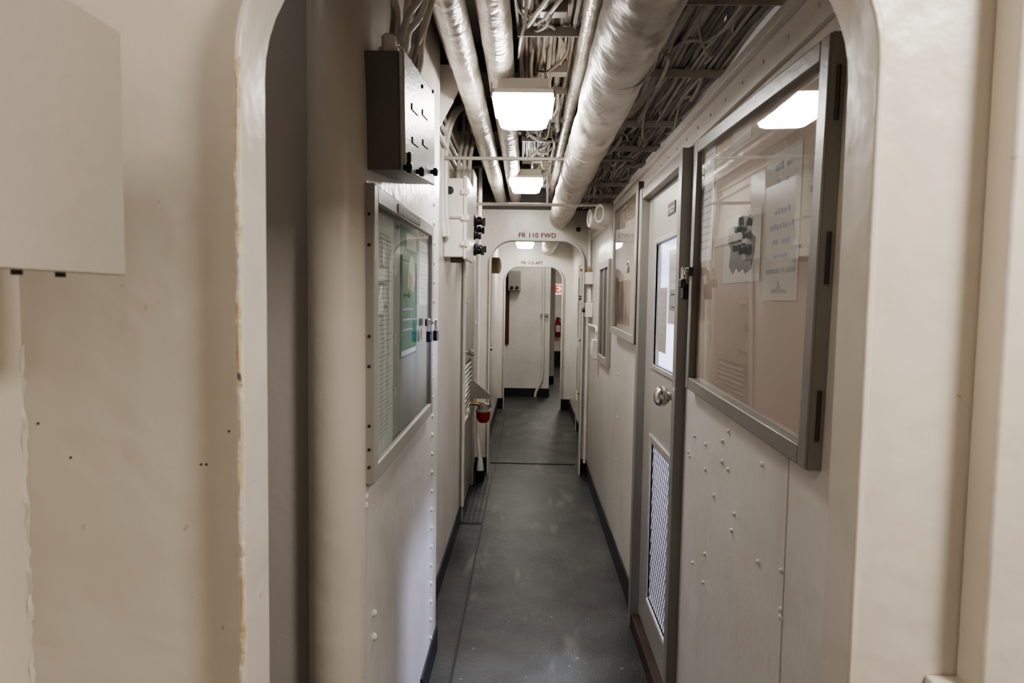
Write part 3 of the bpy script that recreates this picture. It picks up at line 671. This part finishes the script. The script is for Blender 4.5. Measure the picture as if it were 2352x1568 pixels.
for k, (u0, u1) in enumerate(((1048, 1027), (1040, 1018))):
    a = onY(u0, 262, yj - .03 - .02 * k); c = onY(u1, 330, yj - .03 - .02 * k); e = onY(u1 - 3, 460, yj - .03 - .02 * k); f = onY(u1 + 3, 543, yj - .03 - .02 * k)
    solo(MB().tube([(a.x + .06, a.y + .1, 2.50), a, c, e, f], .0125, 10, 6), 'conduit', 'white', ('white conduit looping down in front of the fuse box, right one', 'white conduit looping down in front of the fuse box, left one')[k], 'conduit')
for k in range(3):
    solo(MB().tube([(XL2 + .06 + .03 * k, 3.75, 2.55), (XL2 + .06 + .03 * k, 3.70, 2.40), (XL2 + .05 + .03 * k, 3.60, 2.27), (XL2 + .05 + .03 * k, 3.55, zj1 + .01)], .011, 8, 6), 'conduit', 'cable', 'thin conduit curving into the top of the fuse box', 'conduit', 'conduits above the fuse box')
for k in range(3):
    solo(MB().tube([(XL2 + .015, 2.75, 2.26 + .06 * k), (XL2 + .015, 3.9, 2.255 + .06 * k), (XL2 + .015, 5.5, 2.26 + .06 * k)], .010, 8, 3), 'conduit', 'cable', 'thin conduit running along the top of the left wall', 'conduit', 'conduits along the left wall')
solo(MB().tube([(XL2 + .02, 4.30, 2.25), (XL2 + .02, 4.29, 1.9), (XL2 + .02, 4.285, 1.2), (XL2 + .02, 4.285, .12)], .011, 8, 4), 'conduit', 'white', 'white conduit running down beside the left grey door', 'conduit')
solo(MB().prism([(XL2, 2.50), (XL2 + .16, 2.50), (XL2 + .16, 2.46), (XL2 + .03, 2.22), (XL2, 2.22)], 'y', 2.85, 2.87), 'bracket', 'white', 'white triangular steel bracket under the overhead beside the left wall', 'bracket')
b = thing('rotary_switch_bank', 'cluster of black rotary switches just beyond the white fuse box', 'switches', (XL2, 4.15, 1.76))
part(MB().box(XL2, XL2 + .085, 4.05, 4.28, 1.75, 2.06), 'mounting_box', 'white', b, bevel=.005)
for (yy, z, rr, dp) in ((4.10, 1.99, .036, .06), (4.11, 1.90, .026, .04), (4.12, 1.81, .034, .055), (4.22, 1.95, .030, .05), (4.22, 1.83, .030, .06)):
    sw = part(MB().lathe([(rr, 0), (rr, dp * .4), (rr * .75, dp * .48), (rr * .7, dp * .9), (rr * .5, dp), (0, dp)], (XL2 + .085, yy, z), (1, 0, 0), 16), 'switch', 'black', b)
    part(MB().box(XL2 + .085 + dp * .9, XL2 + .085 + dp * 1.3, yy - .006, yy + .006, z - rr * .9, z + rr * .5), 'switch_grip', 'black', sw, bevel=.002)
pts = [onY(1104, 380, 5.0), onY(1103, 470, 5.0), onY(1092, 620, 5.25), onY(1091, 800, 5.3), onY(1090, 930, 5.3), onY(1097, 1000, 5.3), onY(1103, 1062, 5.3)]
pts = [(max(p_.x, XL2 + .04), p_.y, p_.z) for p_ in pts]
b = thing('drain_pipe', 'white pipe running down the left corner before the middle doorway', 'pipe', (pts[-1][0], 5.3, 0))
part(MB().tube(pts, .015, 10, 5), 'pipe_run', 'white', b)
e = pts[-1]
part(MB().lathe([(.030, 0), (.029, .02), (.025, .05), (.020, .09), (.020, .10)], (e[0], e[1], .10), (0, 0, 1), 16), 'flare', 'white', b)
part(MB().cyl((e[0], e[1], 0), (e[0], e[1], .10), .034, 16), 'foot', 'base', b, 'black painted foot')
part(MB().box(XL2 + .002, pts[3][0] + .02, 5.29, 5.31, 1.3, 1.33), 'clamp', 'white', b)
cc = onY(1110, 955, 5.05)
b = thing('fire_hose_valve', 'red domed cap under a grey bracket beside the left door', 'hose valve', (cc.x, 5.05, cc.z - .04))
part(MB().lathe([(0, -.055), (.03, -.05), (.047, -.03), (.054, 0), (.054, .03), (.05, .035)], (cc.x, 5.05, cc.z), (0, 0, 1), 20), 'cap', 'red', b, 'red dome cap')
part(MB().lathe([(.060, .035), (.060, .05), (.045, .052), (.045, .09), (.03, .10)], (cc.x, 5.05, cc.z), (0, 0, 1), 20), 'collar', 'grey', b)
pa = onY(1094, 872, 5.05); pc = onY(1128, 905, 5.05)
part(MB().prism([(XL2, pa.z), (XL2 + .03, pa.z), (pc.x, pc.z), (pc.x, pc.z - .03), (XL2, pc.z - .03)], 'y', 5.0, 5.02), 'bracket', 'grey', b)
part(MB().cyl((cc.x, 5.05, cc.z + .09), (XL2, 5.05, cc.z + .10), .016, 12), 'branch', 'brass', b)
part(MB().lathe([(.03, 0), (.034, .006), (.03, .012)], (cc.x + .05, 5.05, cc.z + .10), (1, 0, 0), 16), 'handwheel', 'chrome', b)
# ------------------------------------------------------------------ right wall equipment
b = thing('alarm_speaker', 'round white twin drum fitting high on the right wall', 'speaker', (XR, 4.05, 1.9))
p = onX(1376, 500, .44)
for k, yy in enumerate((4.0, 4.22)):
    part(MB().lathe([(.062, 0), (.067, .01), (.067, .08), (.056, .10), (.042, .10), (.039, .09), (0, .09)], (XR - .02 - .03 * k, yy, p.z), (-1, -.45 if k == 0 else -.2, 0), 24), 'drum', 'white', b)
part(MB().lathe([(.036, .091), (.032, .095), (0, .095)], Vector((XR - .02, 4.0, p.z)), Vector((-1, -.45, 0)).normalized(), 20), 'dial', 'felt', b, 'greenish face')
part(MB().box(XR - .03, XR, 3.93, 4.28, p.z - .03, p.z + .03), 'mount', 'white', b, bevel=.004)
wy0, wy1 = 4.15, 4.70
wz1_ = onX(1394, 600, XR).z; wz0_ = onX(1394, 838, XR).z
w = sthing('window_1', (XR, (wy0 + wy1) / 2, wz0_))
part(rim(MB(), XR - .025, XR, wy0 + .05, wy1 - .05, wz0_ + .05, wz1_ - .05, .05), 'window_frame', 'lgrey', w, bevel=.003)
part(MB().box(XR - .012, XR - .004, wy0 + .05, wy1 - .05, wz0_ + .05, wz1_ - .05), 'window_pane', 'duct', w)
part(MB().box(XR - .02, XR - .01, (wy0 + wy1) / 2 - .012, (wy0 + wy1) / 2 + .012, wz0_ + .05, wz1_ - .05), 'mullion', 'lgrey', w)
s1 = onX(1352, 712, XR - .03); s2 = onX(1366, 802, XR - .03)
b = thing('light_switch', 'white switch box upper of two on the conduit beside the middle doorway', 'switch', (XR, s1.y, s1.z - .05))
part(MB().box(XR - .06, XR, s1.y - .06, s1.y + .06, s1.z - .06, s1.z + .06), 'box_body', 'white', b, bevel=.008)
part(MB().lathe([(.02, 0), (.018, .02), (.008, .025), (0, .025)], (XR - .06, s1.y, s1.z), (-1, 0, 0), 12), 'toggle', 'dsteel', b)
b = thing('power_outlet', 'white outlet box lower of two on the right wall near the doorway', 'outlet', (XR, s2.y, s2.z - .05))
part(MB().box(XR - .055, XR, s2.y - .05, s2.y + .05, s2.z - .075, s2.z + .075), 'box_body', 'white', b, bevel=.008)
part(MB().box(XR - .061, XR - .055, s2.y - .035, s2.y + .035, s2.z - .045, s2.z + .045), 'cover', 'white', b, bevel=.003)
solo(MB().tube([(XR - .02, min(5.5, s1.y + .15), 2.1), (XR - .02, min(5.5, s1.y + .15), 1.9), (XR - .02, s1.y + .08, 1.68), (XR - .02, s1.y, s1.z + .06)], .011, 8, 5), 'conduit', 'white', 'white conduit dropping to the switch box beside the middle doorway', 'conduit')
solo(MB().tube([(XR - .02, s1.y, s1.z - .06), (XR - .02, s1.y - .03, s1.z - .12), (XR - .02, s2.y + .02, s2.z + .16), (XR - .02, s2.y, s2.z + .075)], .011, 8, 5), 'conduit', 'white', 'short white conduit between the switch box and the outlet box', 'conduit')
solo(MB().tube([(XR - .022, 5.52, 2.0), (XR - .022, 5.53, 1.2), (XR - .022, 5.53, .12)], .012, 8, 3), 'conduit', 'white', 'white conduit down the right corner at the middle bulkhead', 'conduit')
q = onY(1352, 640, 5.50)
b = thing('cable_gland_box', 'small white gland box on the right corner conduit above the switch', 'electrical box', (XR, 5.42, q.z - .04))
part(MB().box(XR - .06, XR, 5.36, 5.48, q.z - .05, q.z + .05), 'box_body', 'white', b, bevel=.006)
part(MB().lathe([(.016, 0), (.016, .02), (.010, .022), (.010, .05)], (XR - .03, 5.42, q.z + .05), (0, 0, 1), 12), 'gland', 'brass', b)
p = onY(1328, 527, D2)
solo(MB().lathe([(.02, 0), (.02, .02), (.012, .03), (0, .03)], (p.x, D2, p.z), (0, -1, 0), 12), 'alarm_button', 'dsteel', 'small dark round button on the bulkhead above the middle doorway', 'button')
# ------------------------------------------------------------------ beyond the middle doorway
p = onY(1165, 610, 6.9)
b = thing('gauge', 'round yellow gauge on the left beyond the middle doorway', 'gauge', (p.x, 6.9, p.z - .08))
gx = xl3
part(MB().lathe([(.07, 0), (.085, .02), (.085, .09), (.075, .10)], (gx, 6.9, p.z), (1, -.2, 0), 20), 'case', 'yellow', b)
part(MB().lathe([(.07, .1), (.06, .104), (0, .104)], (gx, 6.9, p.z), (1, -.2, 0), 20), 'face', 'sand', b)
d = sthing('door_3', (xl3, 6.6, 0))
part(MB().box(xl3, xl3 + .02, 5.95, 6.0, 0, 1.95).box(xl3, xl3 + .02, 6.75, 6.8, 0, 1.95).box(xl3, xl3 + .02, 6.0, 6.75, 1.9, 1.95), 'door_frame', 'white', d, bevel=.003)
part(MB().box(xl3, xl3 + .010, 6.0, 6.75, .05, 1.9), 'door_leaf', 'white', d)
part(MB().lathe([(.028, 0), (.028, .006), (.011, .01), (.011, .03), (.026, .042), (.024, .06), (0, .066)], (xl3 + .01, 6.12, onX(1137, 782, xl3 + .04).z), (1, 0, 0), 16), 'door_knob', 'brass', d)
p = onY(1312, 684, 7.2)
d = sthing('door_4', (xr3, 7.3, 0))
part(MB().box(xr3 - .02, xr3, 6.7, 6.75, 0, 1.95).box(xr3 - .02, xr3, 7.55, 7.6, 0, 1.95).box(xr3 - .02, xr3, 6.75, 7.55, 1.9, 1.95), 'door_frame', 'white', d, bevel=.003)
part(MB().box(xr3 - .01, xr3, 6.75, 7.55, .05, 1.9), 'door_leaf', 'white', d)
part(MB().lathe([(.028, 0), (.028, .006), (.011, .01), (.011, .03), (.026, .042), (.024, .06), (0, .066)], (xr3 - .01, 6.85, p.z), (-1, 0, 0), 16), 'door_knob', 'brass', d)
for k, (u, v, l) in enumerate(((1326, 620, 'upper'), (1326, 780, 'middle'), (1326, 900, 'lower'))):
    q = onY(u, v, D2 + .09)
    b = thing('door_dog', '%s cream clamp dog on the right rim of the middle doorway' % l, 'door dog', (q.x, D2 + .07, q.z))
    part(MB().cyl((cr + .02, D2 + .05, q.z), (cr - .02, D2 + .05, q.z), .012, 10), 'spindle', 'brass', b)
    part(MB().box(cr - .03, cr - .015, D2 + .04, D2 + .06, q.z - .07, q.z + .02), 'lever', 'white', b, bevel=.003)
# end wall fittings
p0_ = onY(1159, 640, D4 - .03); p1_ = onY(1167, 790, D4 - .03)
b = thing('fire_hose', 'dark red vertical hose strip on the left of the end wall', 'fire hose', (p0_.x, D4 - .03, p1_.z))
part(MB().box(p0_.x, p1_.x + .01, D4 - .05, D4, p1_.z, p0_.z), 'hose', 'maroon', b, bevel=.01)
part(MB().box(p0_.x - .01, p1_.x + .02, D4 - .055, D4, p0_.z - .05, p0_.z + .02), 'holder', 'maroon', b, bevel=.004)
q0 = onY(1168, 622, D4); q1 = onY(1196, 668, D4)
b = thing('switch_box', 'small grey box with two dark knobs on the end wall', 'electrical box', ((q0.x + q1.x) / 2, D4, q1.z))
part(MB().box(q0.x, q1.x, D4 - .10, D4, q1.z, q0.z), 'box_body', 'lgrey', b, bevel=.006)
for u in (1176, 1188):
    r_ = onY(u, 660, D4 - .1); part(MB().lathe([(.025, 0), (.025, .02), (.015, .025), (0, .025)], (r_.x, D4 - .1, r_.z), (0, -1, 0), 12), 'knob', 'dsteel', b)
pp = [onY(u, v, D4 - .03) for u, v in ((1249, 560), (1248, 700), (1246, 850), (1240, 880), (1231, 900), (1229, 911))]
solo(MB().tube(pp, .022, 10, 5), 'drain_pipe', 'white', 'white vertical pipe with a bent foot on the end wall', 'pipe')
r_ = onY(1250, 722, D4)
solo(MB().box(r_.x - .06, r_.x + .06, D4 - .05, D4, r_.z - .025, r_.z + .02), 'pipe_clamp', 'lgrey', 'grey clamp holding the vertical pipe on the end wall', 'clamp', bevel=.005)
# exit sign and extinguisher in the far passage
a = onY(1274, 654, 13.6); c = onY(1274, 674, 13.6)
b = thing('exit_sign', 'white EXIT sign with red letters deep in the far passage', 'exit sign', (a.x + .2, 13.6, c.z - .02))
part(MB().box(a.x - .01, a.x + .40, 13.6, 13.63, c.z - .02, a.z + .02), 'sign_face', 'signwhite', b)
part(MB().box(a.x + .18, a.x + .20, 13.61, 13.63, a.z + .02, ZC), 'hanger', 'lgrey', b)
text('EXIT', .22, (a.x + .20, 13.598, (a.z + c.z) / 2), (PI / 2, 0, 0), 'signred', b, 'lettering', .80, .004)
a = onY(1282, 752, 14.85)
b = thing('fire_extinguisher', 'red fire extinguisher on the far passage wall under the exit sign', 'fire extinguisher', (a.x, 14.9, a.z - .22))
part(MB().lathe([(.06, 0), (.07, .02), (.07, .30), (.05, .36), (.025, .38), (.025, .41)], (a.x, 14.91, a.z - .22), (0, 0, 1), 18), 'cylinder', 'red', b)
part(MB().box(a.x - .05, a.x + .03, 14.89, 14.93, a.z + .19, a.z + .23), 'valve', 'black', b)
part(MB().tube([(a.x + .03, 14.90, a.z + .20), (a.x + .09, 14.88, a.z + .12), (a.x + .09, 14.86, a.z - .1)], .012, 8), 'hose', 'black', b)
part(MB().box(a.x - .05, a.x + .05, 14.836, 14.842, a.z - .10, a.z + .05), 'instruction_label', 'paper', b)
# ------------------------------------------------------------------ lights
def area(name, loc, rot, sx, sy, p, col):
    l = bpy.data.lights.new(name, 'AREA'); l.shape = 'RECTANGLE'; l.size = sx; l.size_y = sy; l.energy = p; l.color = col
    o = bpy.data.objects.new(name, l); o.location = loc; o.rotation_euler = rot; COL.objects.link(o)
area('compartment_lamp', (-.50, .0, 2.55), (math.radians(5), 0, 0), .25, .4, 4.4, (1, .93, .86))
area('compartment_lamp_right', (1.0, .05, 2.45), (math.radians(6), math.radians(10), 0), .3, .4, 32, (1, .945, .87))
area('recess_fill', (-.95, 1.10, 2.5), (0, 0, 0), .3, .2, 1.4, (1, .95, .9))  # unseen fill added to lift the dark recess
area('overhead_trunk_fill', (.80, 2.2, 2.14), (math.radians(180), math.radians(40), 0), .15, 1.6, 4.0, (1, .95, .9))  # unseen fill added to brighten the cables over the right wall
area('overhead_trunk_fill_rear', (.80, 4.3, 2.14), (math.radians(180), math.radians(40), 0), .15, 1.6, 3, (1, .95, .9))  # second unseen fill, added for the cables farther back
area('side_room_lamp', (1.25, 2.5, 2.0), (0, 0, 0), .5, .9, 40, (.88, .92, 1))
area('side_room_low_lamp', (1.70, 2.87, 1.22), (0, math.radians(90), 0), .3, .3, 80, (.58, .62, 1))
area('passage_lamp', (.9, 12.6, 2.5), (0, 0, 0), .4, .8, 34, (1, .95, .88))
area('end_lamp', (.2, 9.5, 2.5), (0, 0, 0), .3, .3, 8, (1, .95, .88))
w = bpy.data.worlds.new('world'); S.world = w; w.use_nodes = True
w.node_tree.nodes['Background'].inputs[0].default_value = (.03, .03, .03, 1)
S.view_settings.view_transform = 'AgX'
S.view_settings.look = 'AgX - Medium High Contrast'
S.view_settings.exposure = .12
